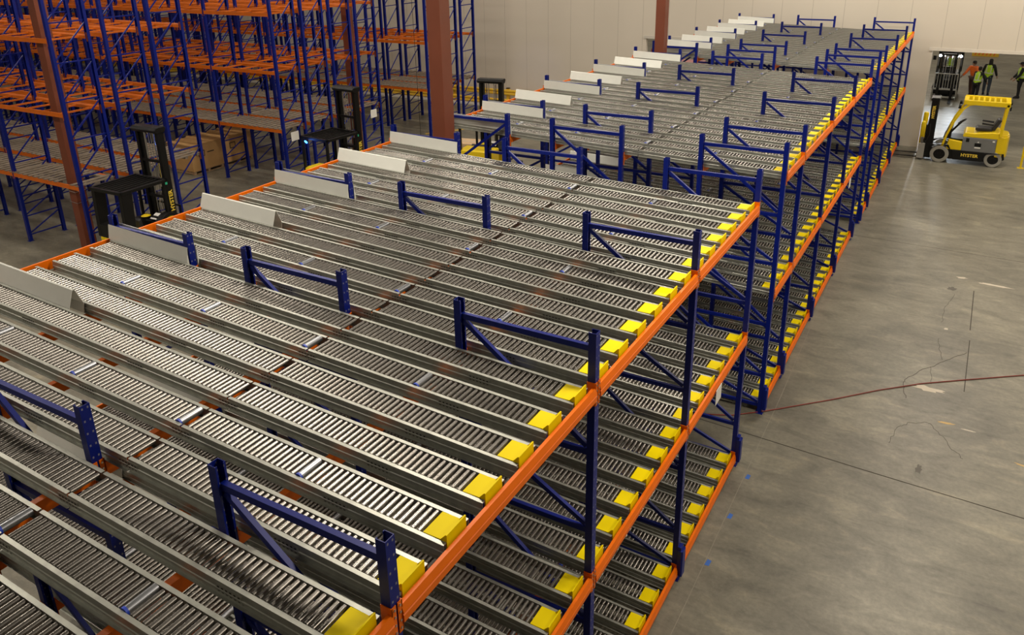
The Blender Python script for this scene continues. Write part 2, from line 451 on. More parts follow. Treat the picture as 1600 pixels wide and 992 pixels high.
def beam(parent, y, wd, x, z, kind):
    me, cm = beam_mesh(wd, kind); o = link('load_beam', me, parent, (x, y, z)); link('beam_connector', cm, o)
# entry guides
def roof(y0, y1, p0, p1, xa, xb, h):
    mb = MB(); t = .004
    mb.prism([(y0, 0), (p0, h), (p0 + (p1 - p0) * .5, h + .008), (p1, h), (y1, 0), (y1 - t, 0), (p1 - t * .5, h - .006), (p0 + t * .5, h - .006), (y0 + t, 0)], 'x', xa, xb, -SL)
    for ya, yb in ((y0, y0 + .004), (y1 - .004, y1)): mb.prism([(ya, 0), (yb, 0), (yb * .8, -.1), (ya * .8, -.1)], 'x', xa, xb, -SL)
    return mb.mesh('entry_guide', M['galv_sheet'])
GMID = roof(-.078, .078, -.012, .012, -6.33, -4.99, .175)
def leaf(s):
    mb = MB(); mb.prism([(s * .078, -.01), (s * .052, .168), (s * .05, .178), (s * .047, .176), (s * .052, .163), (s * .074, -.01)], 'x', -6.33, -4.93, -SL)
    mb.prism([(s * .083, -.09), (s * .083, 0), (s * .06, .13), (s * .055, -.09)], 'x', -4.934, -4.93, -SL)
    return mb.mesh('frame_guide', M['galv_sheet'])
GL = {-1: leaf(-1), 1: leaf(1)}

def flow_rack(lines, label, half_first=False):
    y0 = lines[0]
    t = thing('pallet_flow_rack', label, 'flow rack', (0, y0, 0))
    for k, y in enumerate(lines):
        for x in FX: upright_frame(t, x, y - y0, x == 0)
        for lv in range(3):
            if k > 0: link('entry_guide', GL[-1], t, (0, y - y0, LV[lv] + .004))
            if k < len(lines) - 1: link('entry_guide', GL[1], t, (0, y - y0, LV[lv] + .004))
    for ya, yb in zip(lines, lines[1:]):
        wd = yb - ya; n = 6 if wd > 2 else 3; pitch = wd / n
        for lv in range(3):
            for i in range(n): lane(t, ya - y0 + pitch * (i + .5), lv, i % 3 == 1)
            if n == 6: link('entry_guide', GMID, t, (0, (ya + yb) / 2 - y0, LV[lv] + .004))
            for bi, x in enumerate(BX):
                if bi == 0: beam(t, ya - y0, wd, 0, LV[lv] - .064, 'front')
                elif bi == 5: beam(t, ya - y0, wd, -6.325, LV[lv] + .2 - .044, 'rear')
                else: beam(t, ya - y0, wd, x, LV[lv] - SL * x - .165, 'web+' if bi in (2, 4) else 'web-')
    return t
LINES_A = (-2.7, 0., 2.7, 5.37, 8.065)
LINES_B = (9.706, 11.07, 13.75, 16.455, 19.17)
LINES_C = (20.63, 22.0, 24.68, 27.37, 30.06)
flow_rack(LINES_A, 'largest and nearest block of steel roller lanes on blue posts and orange beams')
flow_rack(LINES_B, 'middle block of roller lanes, standing between two brown steel columns')
flow_rack(LINES_C, 'farthest block of roller lanes, standing against the back wall')

# ------------------------------------------------------------------ building columns
def column(cx, cy, label):
    t = thing('steel_column', label, 'column', (cx, cy, 0), 0)
    MB().box(-.14, .14, -.15, .15, .02, 11).build('shaft', M['column'], t, .006)
    MB().box(-.25, .25, -.26, .26, 0, .02).build('base_plate', M['column'], t)
    b = MB()
    for sx in (-1, 1):
        for sy in (-1, 1): b.tube((sx * .2, sy * .21, .02), (sx * .2, sy * .21, .06), .015, 8)
    b.build('anchor_bolts', M['steel'], t)
    return t
column(-5.88, 8.98, 'brown steel column between the nearest and middle roller lane blocks')
column(-5.84, 20.0, 'brown steel column rising in front of the back wall behind the roller lanes')
c1 = column(-17.72, 8.9, 'tall brown steel column standing inside the empty rack nearest the camera')
column(-17.72, 19.95, 'brown steel column behind the middle reach truck, inside the empty racks')
ties = MB()
for z in (1.75, 1.45):
    ties.path([(-.16, -.17, z), (.17, -.17, z - .02), (.17, .17, z), (-.16, .17, z), (-.16, -.17, z)], .006, 5)
ties.build('wire_tie', M['steel'], c1)
tag(MB().path([(-16.35, 22, 11), (-16.33, 22, 6), (-16.26, 22, .01)], .008, 6).build('hanging_cable', M['black']), 'thin black cable hanging to the floor beside the tallest brown column', 'cable')

# ------------------------------------------------------------------ empty pallet racks on the left
RH = 7.7; RD = 1.06
def rack_frame_mesh(depth):
    mb = MB(); w, d, t = .05, .08, .007
    for yy, s in ((0, 1), (depth, -1)):
        # posts open towards the inside of the frame
        P = [(-w, 0), (w, 0), (w, s * d), (w - .014, s * d), (w - .014, s * (d - t)), (w - t, s * (d - t)), (w - t, s * t), (-w + t, s * t), (-w + t, s * (d - t)), (-w + .014, s * (d - t)), (-w + .014, s * d), (-w, s * d)]
        mb.prism([(a, yy + b) for a, b in P], 'z', .006, RH)
        mb.box(-.07, .07, yy - .03 if s > 0 else yy - .1, yy + .1 if s > 0 else yy + .03, 0, .006)
    return mb.mesh('uprights', M['blue'])
def rack_brace_mesh(depth):
    mb = MB(); zs = [.18, .72, 1.3, 2.25, 3.2, 4.15, 5.1, 6.05, 7.0]
    for z in zs: mb.bar((0, .05, z), (0, depth - .05, z), .03, .032)
    for a, b in zip(zs, zs[1:]): mb.bar((0, .05, a + .03), (0, depth - .05, b - .05), .028, .03)
    return mb.mesh('bracing', M['blue'])
RB = {}
def rbeam(wd):
    mb = MB(); mb.prism([(-.052, -.055), (-.002, -.055), (-.002, .02), (-.02, .055), (-.052, .055)], 'x', .04, wd - .04)
    for x0, d in ((0, 1), (wd, -1)): mb.box(min(x0 + d * .036, x0 + d * .041), max(x0 + d * .036, x0 + d * .041), -.056, .02, -.12, .1); mb.box(min(x0, x0 + d * .04), max(x0, x0 + d * .04), -.044, -.04, -.12, .1)
    return mb.mesh('load_beam', M['orange_dull'])
def crossbar(depth):
    return MB().box(-.022, .022, .0, depth, -.03, .012).mesh('cross_bar', M['orange_dull'])
def deck(wd, depth, notch=False):
    mb = MB(); n = 13
    for i in range(n):
        x = .08 + (wd - .16) * i / (n - 1)
        if notch and wd - .95 < x < wd - .5: continue
        mb.box(x - .066, x + .066, -.02, depth + .02, .058 + random.uniform(-.002, .002), .078)
    for k in (.12, .5, .88): mb.box(.03, wd - (1.0 if notch and k < .8 else .03), depth * k - .045, depth * k + .045, .0, .058)
    return mb.mesh('slatted_deck', M['deckwood'])
BW = 3.0
FRM = {}
def pallet_rack(y0, y1, xs, label, notch=False):
    d = y1 - y0; k = round(d, 2)
    if k not in FRM: FRM[k] = (rack_frame_mesh(d), rack_brace_mesh(d), rbeam(BW), crossbar(d - .06), deck(BW, d))
    fm, br, bmesh_, cb, dk = FRM[k]
    t = thing('pallet_rack', label, 'pallet rack', (xs[0], y0, 0), 0, 'empty orange and blue pallet racks')
    for x in xs:
        e = empty('upright_frame', (x - xs[0], 0, 0), 0, t); link('post', fm, e); link('bracing', br, e)
    for xa in xs[1:]:
        bx = xa - xs[0]
        for z in (1.95, 3.84, 5.64):
            link('load_beam', bmesh_, t, (bx, .045, z))
            o = link('load_beam', bmesh_, t, (bx + BW, d - .045, z), PI)
            if z > 2:
                for i in range(4): link('cross_bar', cb, t, (bx + .38 + i * (BW - .76) / 3, .03, z))
            else: link('slatted_deck', deck(BW, d, True) if notch and xa == xs[1] else dk, t, (bx, 0, z))
    return t
def XS(n): return [-17.0 - BW * i for i in range(n)]
pallet_rack(8.55, 9.62, XS(5), 'nearest empty pallet rack, beside the brown column at top left', True)
pallet_rack(9.98, 11.05, XS(5), 'empty pallet rack directly behind the nearest one, above the black reach truck roof')
pallet_rack(11.32, 12.38, XS(6), 'third empty pallet rack, whose end frame stands by the nearest reach truck mast')
pallet_rack(15.58, 16.63, XS(8), 'empty pallet rack with the large cardboard cartons on the floor under it')
pallet_rack(16.9, 17.92, XS(8), 'empty pallet rack behind the cartons, back to back with the one over them')
pallet_rack(18.2, 19.25, XS(9), 'empty pallet rack in front of the brown column among the racks')
pallet_rack(19.52, 20.6, XS(9), 'empty pallet rack whose end frame stands right of the middle reach truck', True)
pallet_rack(23.63, 24.66, XS(12), 'first empty pallet rack of the group close to the back wall')
pallet_rack(24.86, 25.84, XS(12), 'second empty pallet rack of the group close to the back wall')
pallet_rack(26.14, 27.2, XS(12), 'last empty pallet rack, closest to the back wall and yellow guard rail')
# location cards on the racks and beams
def card(loc, w, h, axis, label):
    mb = MB()
    if axis == 'x': mb.box(-.003, .003, -w / 2, w / 2, -h / 2, h / 2)
    else: mb.box(-w / 2, w / 2, -.003, .003, -h / 2, h / 2)
    o = mb.build('sign_card', M['white']); o.location = loc; return tag(o, label, 'card')
card((-16.95, 16.05, 1.72), .34, .3, 'x', 'white card hung on the blue end frame left of the middle reach truck')
card((-16.95, 20.1, 1.7), .34, .3, 'x', 'white card hung on the blue end frame right of the middle reach truck')
card((.07, 6.55, 2.10), .24, .22, 'x', 'white card under the middle orange beam of the nearest roller lanes')
card((.07, 17.25, 2.10), .24, .22, 'x', 'white card under the middle orange beam of the middle roller lanes')

# ------------------------------------------------------------------ cartons on pallets
def wood_pallet(name, loc, sx, sy, label):
    t = thing(name, label, 'pallet', loc)
    mb = MB()
    for i in range(3): mb.box(0, sx, (sy - .09) * i / 2, (sy - .09) * i / 2 + .09, .02, .11)
    mb.build('stringers', M['wood'], t)
    mb = MB()
    for i in range(7):
        x = (sx - .11) * i / 6; mb.box(x, x + .11, 0, sy, .11, .13)
    mb.build('top_boards', M['wood'], t)
    mb = MB()
    for i in range(3):
        x = (sx - .11) * i / 2; mb.box(x, x + .11, 0, sy, 0, .02)
    mb.build('bottom_boards', M['wood'], t)
    return t
def big_carton(loc, sx, sy, sz, label):
    t = thing('cardboard_carton', label, 'carton', loc)
    MB().box(0, sx, 0, sy, 0, sz).build('box_body', M['carton'], t, .01)
    mb = MB(); n = 12
    for i in range(n):      # buckled lid
        y = sy * i / n; h = .10 + .05 * math.sin(i * 1.7)
        mb.quadbox([(-.02, y, sz - .02), (sx + .02, y, sz - .02), (sx + .02, y + sy / n, sz - .02), (-.02, y + sy / n, sz - .02),
                    (-.02, y, sz + h - .06), (sx + .02, y, sz + .03), (sx + .02, y + sy / n, sz + .03), (-.02, y + sy / n, sz + .12 + .05 * math.sin((i + 1) * 1.7) - .08)])
    mb.build('lid', M['carton'], t)
    mb = MB(); mb.cm = 0; mb.box(sx + .001, sx + .005, sy * .22, sy * .42, sz * .52, sz * .76); mb.cm = 1; mb.box(sx + .004, sx + .007, sy * .245, sy * .395, sz * .55, sz * .73)
    mb.build('printed_mark', [M['text_black'], M['carton']], t)
    mb = MB(); mb.box(sx + .001, sx + .004, sy * .5, sy * .72, sz * .62, sz * .66); mb.build('printed_line', M['text_black'], t)
wood_pallet('wooden_pallet', (-22.5, 15.22, 0), 1.25, 1.3, 'wooden pallet under the left one of the two cardboard cartons')
wood_pallet('wooden_pallet', (-22.5, 16.62, 0), 1.25, 1.3, 'wooden pallet under the right one of the two cardboard cartons')
big_carton((-22.52, 15.2, .13), 1.27, 1.36, .92, 'long brown cardboard carton under the racks, the left and nearer of two')
big_carton((-22.52, 16.6, .13), 1.27, 1.36, .92, 'long brown cardboard carton under the racks, the right and farther of two')
sc = thing('cardboard_carton', 'small pale cardboard carton standing beside the yellow truck behind the lanes', 'carton', (-13.25, 20.75, 0), .2)
MB().box(-.5, .5, -.4, .4, 0, .9).build('box_body', M['carton_pale'], sc, .01)
mb = MB().box(-.5, .5, -.03, .03, .901, .904); mb.build('packing_tape', M['spall'], sc)

# ------------------------------------------------------------------ yellow guard rail at the wall
gr = thing('guard_rail', 'yellow double steel guard rail along the foot of the back wall', 'guard rail', (-10.9, WY - .3, 0))
for z0, z1 in ((.16, .42), (.62, .88)):
    x = 0.
    mb = MB()
    zc = (z0 + z1) / 2
    mb.prism([(-.02, z0), (-.075, z0 + .03), (-.075, z0 + .09), (-.03, zc), (-.075, z1 - .09), (-.075, z1 - .03), (-.02, z1), (.0, z1), (.0, z0)], 'x', -50, 0)
    mb.build('rail', M['rail_yellow'], gr)
for i in range(17):
    mb = MB().box(-.07, .07, .0, .12, 0, .92).box(-.12, .12, -.03, .17, 0, .02); o = mb.build('post', M['rail_yellow'], gr, .006); o.location = (-.1 - i * 3.1, 0, 0)
    MB().box(-.08, .08, -.01, .13, .92, .96).build('post_cap', M['black'], o)
def bollard(loc, h, r, label):
    t = thing('bollard', label, 'bollard', loc)
    MB().loft([(0, 0, 0, r, r), (0, 0, h - .06, r, r), (0, 0, h - .02, r * .8, r * .8), (0, 0, h, r * .4, r * .4)], 16).build('post', M['truck_yellow'], t, 0, True)
bollard((.86, 30.2, 0), 1.45, .085, 'yellow bollard at the wide doorway, behind the forklift forks')
bollard((.83, 29.95, 0), 1.15, .07, 'shorter yellow bollard just in front of the doorway corner')
hr = thing('floor_barrier', 'short yellow tubular barrier standing at the right edge of the picture', 'barrier', (4.35, 29.0, 0))
MB().path([(-.3, 0, .02), (-.3, 0, .75), (.5, 0, .75), (.5, 0, .02)], .035, 10).build('hoop', M['truck_yellow'], hr); MB().tube((-.3, 0, .4), (.5, 0, .4), .03, 10).build('cross_bar', M['truck_yellow'], hr)
MB().box(-.4, -.2, -.1, .1, 0, .012).build('foot_plate', M['truck_yellow'], hr); MB().box(.4, .6, -.1, .1, 0, .012).build('foot_plate', M['truck_yellow'], hr)

# ------------------------------------------------------------------ hose and tape marks
hp = [(-1.2, 9.0), (-.4, 9.35), (.08, 9.76), (1.02, 10.69), (1.7, 11.42), (2.35, 12.03), (3.1, 12.6), (3.96, 13.24), (5.6, 14.2), (9, 16)]
tag(MB().path([(x, y, .012) for x, y in hp], .010, 8).build('air_hose', M['hose']), 'thin dark red hose lying across the concrete floor from under the lanes', 'hose')
for (x, y), n in zip(((.30, 5.82), (.30, 6.85), (.29, 7.85)), ('nearest', 'middle', 'farthest')):
    o = MB().prism([(-.03, -.06), (.028, -.055), (.034, .05), (-.02, .06)], 'z', .0005, .002).build('floor_tape', M['tape']); o.location = (x, y, 0)
    tag(o, 'small blue tape mark on the floor beside the lanes, %s of three' % n, 'tape', 'blue tape marks on the floor')

# ------------------------------------------------------------------ trucks
def arc(cx, cz, r, a0, a1, n):
    return [(cx + r * math.cos(a0 + (a1 - a0) * i / n), cz + r * math.sin(a0 + (a1 - a0) * i / n)) for i in range(n + 1)]
def wheel(parent, x, y, r, wd, name='wheel', grey=True):
    e = empty(name, (x, y, r), 0, parent)
    mb = MB(); n = 28
    prof = [(-wd / 2, r * .62), (-wd / 2, r * .94), (-wd * .38, r), (wd * .38, r), (wd / 2, r * .94), (wd / 2, r * .62)]
    k = 0
    for i in range(n):
        for (yy, rr) in prof:
            t = 2 * PI * i / n; mb.v.append((rr * math.cos(t), yy, rr * math.sin(t)))
    for i in range(n):
        for j in range(len(prof)):
            a = i * 6 + j; b = i * 6 + (j + 1) % 6; c = ((i + 1) % n) * 6 + (j + 1) % 6; d = ((i + 1) % n) * 6 + j
            mb.f.append([a, b, c, d]); mb.m.append(0)
    mb.build('tyre', M['tyre_grey'] if grey else M['rubber'], e, 0, True)
    h = MB().tube((0, -wd * .36, 0), (0, wd * .36, 0), r * .63, 24)
    h.tube((0, -wd * .44, 0), (0, wd * .44, 0), r * .22, 12)
    for i in range(6):
        t = i * PI / 3; h.tube((r * .4 * math.cos(t), -wd * .41, r * .4 * math.sin(t)), (r * .4 * math.cos(t), wd * .41, r * .4 * math.sin(t)), .016, 6)
    h.build('hub', M['black'], e)
    return e
def counterbalance(label, loc, rz, body='truck_yellow', lights=False, backrest=False, driver_label=None):
    t = thing('forklift', label, 'forklift', loc, rz)
    Y = M[body]; W = .54
    # chassis
    mb = MB(); mb.prism([(-.34, .30), (-.30, .50), (1.98, .50), (1.98, .34), (1.9, .16), (.3, .16), (.1, .2), (-.25, .24)], 'y', -W + .05, W - .05)
    for s in (-1, 1):
        y0, y1 = (s * (W - .05), s * W); mb.prism([(-.3, .50), (.98, .50), (1.28, .5), (1.22, .16), (.32, .16), (.30, .34), (.22, .44)] , 'y', min(y0, y1), max(y0, y1))
    mb.build('chassis', M['black'], t, .012)
    # counterweight
    mb = MB(); rings = []
    mb.prism([(-.02, -.5), (-.22, -.5), (-.33, -.42), (-.38, -.22), (-.38, .22), (-.33, .42), (-.22, .5), (-.02, .5)], 'z', .36, 1.08)
    mb.prism([(-.02, -.47), (-.21, -.47), (-.31, -.4), (-.355, -.2), (-.355, .2), (-.31, .4), (-.21, .47), (-.02, .47)], 'z', 1.08, 1.13)
    mb.build('counterweight', Y, t, .025)
    MB().box(-.384, -.378, -.2, .2, .68, .76).build('rear_vent', M['black'], t)
    # battery compartment and hood
    MB().box(-.02, 1.0, -W + .01, W - .01, .50, .98).build('side_panel', M['grey'], t, .01)
    mb = MB(); mb.prism([(-.02, .98), (1.0, .98), (1.02, 1.02), (.96, 1.14), (.7, 1.13), (.15, 1.2), (-.06, 1.2), (-.06, .98)], 'y', -W + .03, W - .03); mb.build('hood', Y, t, .03)
    for s in (-1, 1):
        MB().box(.42, .62, s * (W - .008) - .003, s * (W - .008) + .003, .68, .80).build('data_plate', M['black'], t); mb = MB(); mb.box(.8, .9, s * (W - .008) - .003, s * (W - .008) + .003, .82, .95); mb.build('warning_plate', M['black'], t)
        mb = MB(); mb.box(.43, .61, s * (W - .007) - .003, s * (W - .007) + .003, .62, .665); mb.box(.03, .1, s * (W - .007) - .003, s * (W - .007) + .003, .88, .93); mb.prism([(.49, .82), (.55, .82), (.52, .87)], 'y', s * (W - .007) - .003, s * (W - .007) + .003); mb.build('label', M['white'], t)
    # front cowl and floor
    mb = MB(); mb.prism([(1.0, .50), (1.0, .80), (1.42, .86), (1.48, .50)], 'y', -W + .01, W - .01); mb.build('step_panel', Y, t, .02)
    MB().box(1.0, 1.5, -.45, .45, .86, .88).build('floor_plate', M['black'], t)
    mb = MB(); mb.prism([(1.4, .86), (1.36, 1.2), (1.46, 1.22), (1.62, .86)], 'y', -.4, .4); mb.build('dashboard', M['black'], t, .02)
    # overhead guard
    mb = MB()
    for s in (-1, 1):
        y = s * (W - .05)
        for (ax, az), (bx, bz) in zip([(1.62, .52), (1.52, 1.0), (1.36, 1.5), (1.14, 1.95), (.98, 2.1)], [(1.52, 1.0), (1.36, 1.5), (1.14, 1.95), (.98, 2.1), (.7, 2.16)]):
            mb.bar((ax, y, az), (bx, y, bz), .07, .075, (0, 1, 0))
        mb.bar((-.10, y, 1.08), (-.16, y, 2.2), .08, .1, (0, 1, 0))
    mb.build('guard_pillars', Y, t, .008)
    mb = MB(); mb.box(-.22, 1.15, W - .12, W + .0, 2.10, 2.26); mb.box(-.22, 1.15, -W, -W + .12, 2.10, 2.26); mb.box(-.22, -.08, -W + .1, W - .1, 2.10, 2.26); mb.box(1.03, 1.17, -W + .1, W - .1, 2.1, 2.24)
    for i in range(6): mb.box(.05 + i * .165, .11 + i * .165, -W + .1, W - .1, 2.16, 2.23)
    mb.build('overhead_guard', Y, t, .012)
    MB().box(-.26, -.22, W - .2, W - .08, 1.98, 2.1).box(-.26, -.22, -W + .08, -W + .2, 1.98, 2.1).box(-.27, -.21, -.3, .3, 2.16, 2.22).build('rear_lamp_bracket', M['black'], t)
    # seat, wheel
    s_ = empty('operator_seat', (.35, 0, 1.18), 0, t)
    mb = MB(); mb.prism([(-.2, 0), (.3, 0), (.34, .05), (.3, .11), (-.15, .1)], 'y', -.24, .24); mb.build('cushion', M['seat'], s_, .02)
    mb = MB(); mb.prism([(-.14, .08), (-.3, .42), (-.37, .44), (-.42, .4), (-.26, .04)], 'y', -.23, .23); mb.build('backrest', M['seat'], s_, .02)
    mb = MB(); mb.bar((-.2, -.27, .24), (.16, -.27, .27), .07, .06); mb.bar((-.2, .27, .24), (.16, .27, .27), .07, .06); mb.build('armrest', M['seat'], s_, .01)
    mb = MB(); ring = [(1.12 + .16 * math.cos(a) * .75, .16 * math.sin(a), 1.42 + .16 * math.cos(a) * .55 * -1) for a in [2 * PI * i / 20 for i in range(21)]]
    mb.path(ring, .014, 6); mb.bar((1.0, 0, 1.5), (1.24, 0, 1.34), .03, .02); mb.build('steering_wheel', M['black'], t)
    mb = MB(); mb.tube((1.12, 0, 1.42), (1.42, 0, 1.0), .035, 10); mb.build('steering_column', M['black'], t)
    # wheels
    wheel(t, 1.65, -.46, .30, .2); wheel(t, 1.65, .46, .30, .2); wheel(t, 0., -.43, .27, .17); wheel(t, 0., .43, .27, .17)
    mb = MB()
    for s in (-1, 1): mb.prism([(1.32, .5)] + arc(1.65, .3, .36, PI * .8, PI * .25, 8) + [(1.98, .5), (1.98, .62), (1.4, .66)], 'y', min(s * .36, s * (W + .02)), max(s * .36, s * (W + .02)))
    mb.build('wheel_arch', M['black'], t)
    # mast
    m = empty('mast', (2.04, 0, 0), 0, t)
    for s in (-1, 1):
        mb = MB(); mb.prism([(-.11, s * .34), (.11, s * .34), (.11, s * .28), (.08, s * .28), (.08, s * .325), (-.08, s * .325), (-.08, s * .28), (-.11, s * .28)], 'z', .08, 2.22); mb.build('outer_channel', M['black'], m)
        mb = MB(); mb.box(-.05, .05, s * .25 - .02, s * .25 + .02, .1, 2.16); mb.build('inner_channel', M['black'], m)
        MB().tube((-.02, s * .2, .2), (-.02, s * .2, 1.3), .032, 10).build('lift_cylinder', M['black'], m)
        MB().tube((-.02, s * .2, 1.3), (-.02, s * .2, 2.1), .018, 10).build('cylinder_rod', M['chrome'], m)
    MB().box(-.13, .13, -.36, .36, 2.12, 2.2).build('crosshead', M['black'], m); MB().box(-.06, -.02, -.33, .33, 1.5, 1.58).build('mast_tie', M['black'], m); MB().box(-.06, -.02, -.33, .33, .3, .42).build('mast_tie', M['black'], m)
    mb = MB(); mb.path([(.02, -.1, .5), (.02, -.1, 2.0), (-.06, -.1, 2.1), (-.06, -.1, .6)], .012, 6).path([(.02, .1, .5), (.02, .1, 2.0), (-.06, .1, 2.1), (-.06, .1, .6)], .012, 6); mb.build('hoist_chains', M['steel'], m)
    # carriage, backrest, forks
    c = empty('fork_carriage', (2.16, 0, 0), 0, t)
    mb = MB(); mb.box(0, .05, -.5, .5, .12, .2).box(0, .05, -.5, .5, .5, .58); mb.box(0, .05, -.36, -.3, .12, .58).box(0, .05, .3, .36, .12, .58); mb.build('carriage_bars', M['steel'], c, .004)
    for s in (-1, 1): MB().box(-.02, .2, s * .5 - .015, s * .5 + .015, .08, .62).build('side_plate', M['steel'], c, .004)
    mb = MB(); hb = 1.25
    mb.box(0, .04, -.5, -.46, .5, hb).box(0, .04, .46, .5, .5, hb).box(0, .04, -.5, .5, hb, hb + .05)
    for i in range(7): mb.box(.01, .03, -.36 + i * .12 - .01, -.36 + i * .12 + .01, .58, hb)
    mb.build('load_backrest', M['steel'] if backrest else M['black'], c)
    for s in (-1, 1):
        mb = MB(); mb.prism([(.05, .06), (.05, .62), (.09, .62), (.09, .1), (1.12, .075), (1.14, .06)], 'y', s * .3 - .06, s * .3 + .06); mb.build('fork', M['black'], c, .004)
    mb = MB(); mb.path([(.0, .36, .6), (-.1, .38, .9), (-.08, .38, 1.3)], .014, 6).path([(.0, -.36, .6), (-.1, -.38, .9), (-.08, -.38, 1.3)], .014, 6); mb.build('hydraulic_hose', M['rubber'], c)
    # lettering
    for s in (-1, 1):
        text('lettering', 'HYSTER', .15, M['text_yellow'], t, (.72, s * (W + .003), .34), (PI / 2, 0, 0 if s < 0 else PI), .002, .004)
        text('mast_lettering', 'HYSTER', .13, M['text_yellow'], t, (2.04, s * .343, 1.72), (PI / 2, -PI / 2 * (1 if s < 0 else 1), 0 if s < 0 else PI), .002, .004)
    for s in (-1, 1):
        e = empty('head_lamp', (1.26, s * .44, 2.0), 0, t)
        MB().tube((-.04, 0, 0), (.04, 0, 0), .065, 14).build('lamp_housing', M['black'], e)
        MB().tube((.04, 0, 0), (.05, 0, 0), .06, 14).build('lens', M['head_led'] if lights else M['glass'], e)
        if lights:
            l = bpy.data.lights.new('head_lamp_light', 'SPOT'); l.energy = 260; l.spot_size = 1.9; l.spot_blend = .8; l.color = (.85, .93, 1); l.shadow_soft_size = .05
            lo = bpy.data.objects.new('head_lamp_light', l); COL.objects.link(lo); lo.parent = e; lo.location = (.07, 0, 0); lo.rotation_euler = (0, -PI / 2 + .35, 0)
    mb = MB(); mb.path([(1.2, -W, 1.95), (1.3, -W - .1, 1.9)], .012, 6); mb.box(1.28, 1.31, -W - .2, -W - .06, 1.78, 1.98); mb.build('mirror', M['black'], t)
    return t
counterbalance('yellow and black forklift parked sideways in front of the wide doorway', (3.18, 29.16, 0), PI)
counterbalance('dark forklift with bright head lamps coming through the wide doorway', (.95, 43.0, 0), -PI / 2, 'black', True, True)

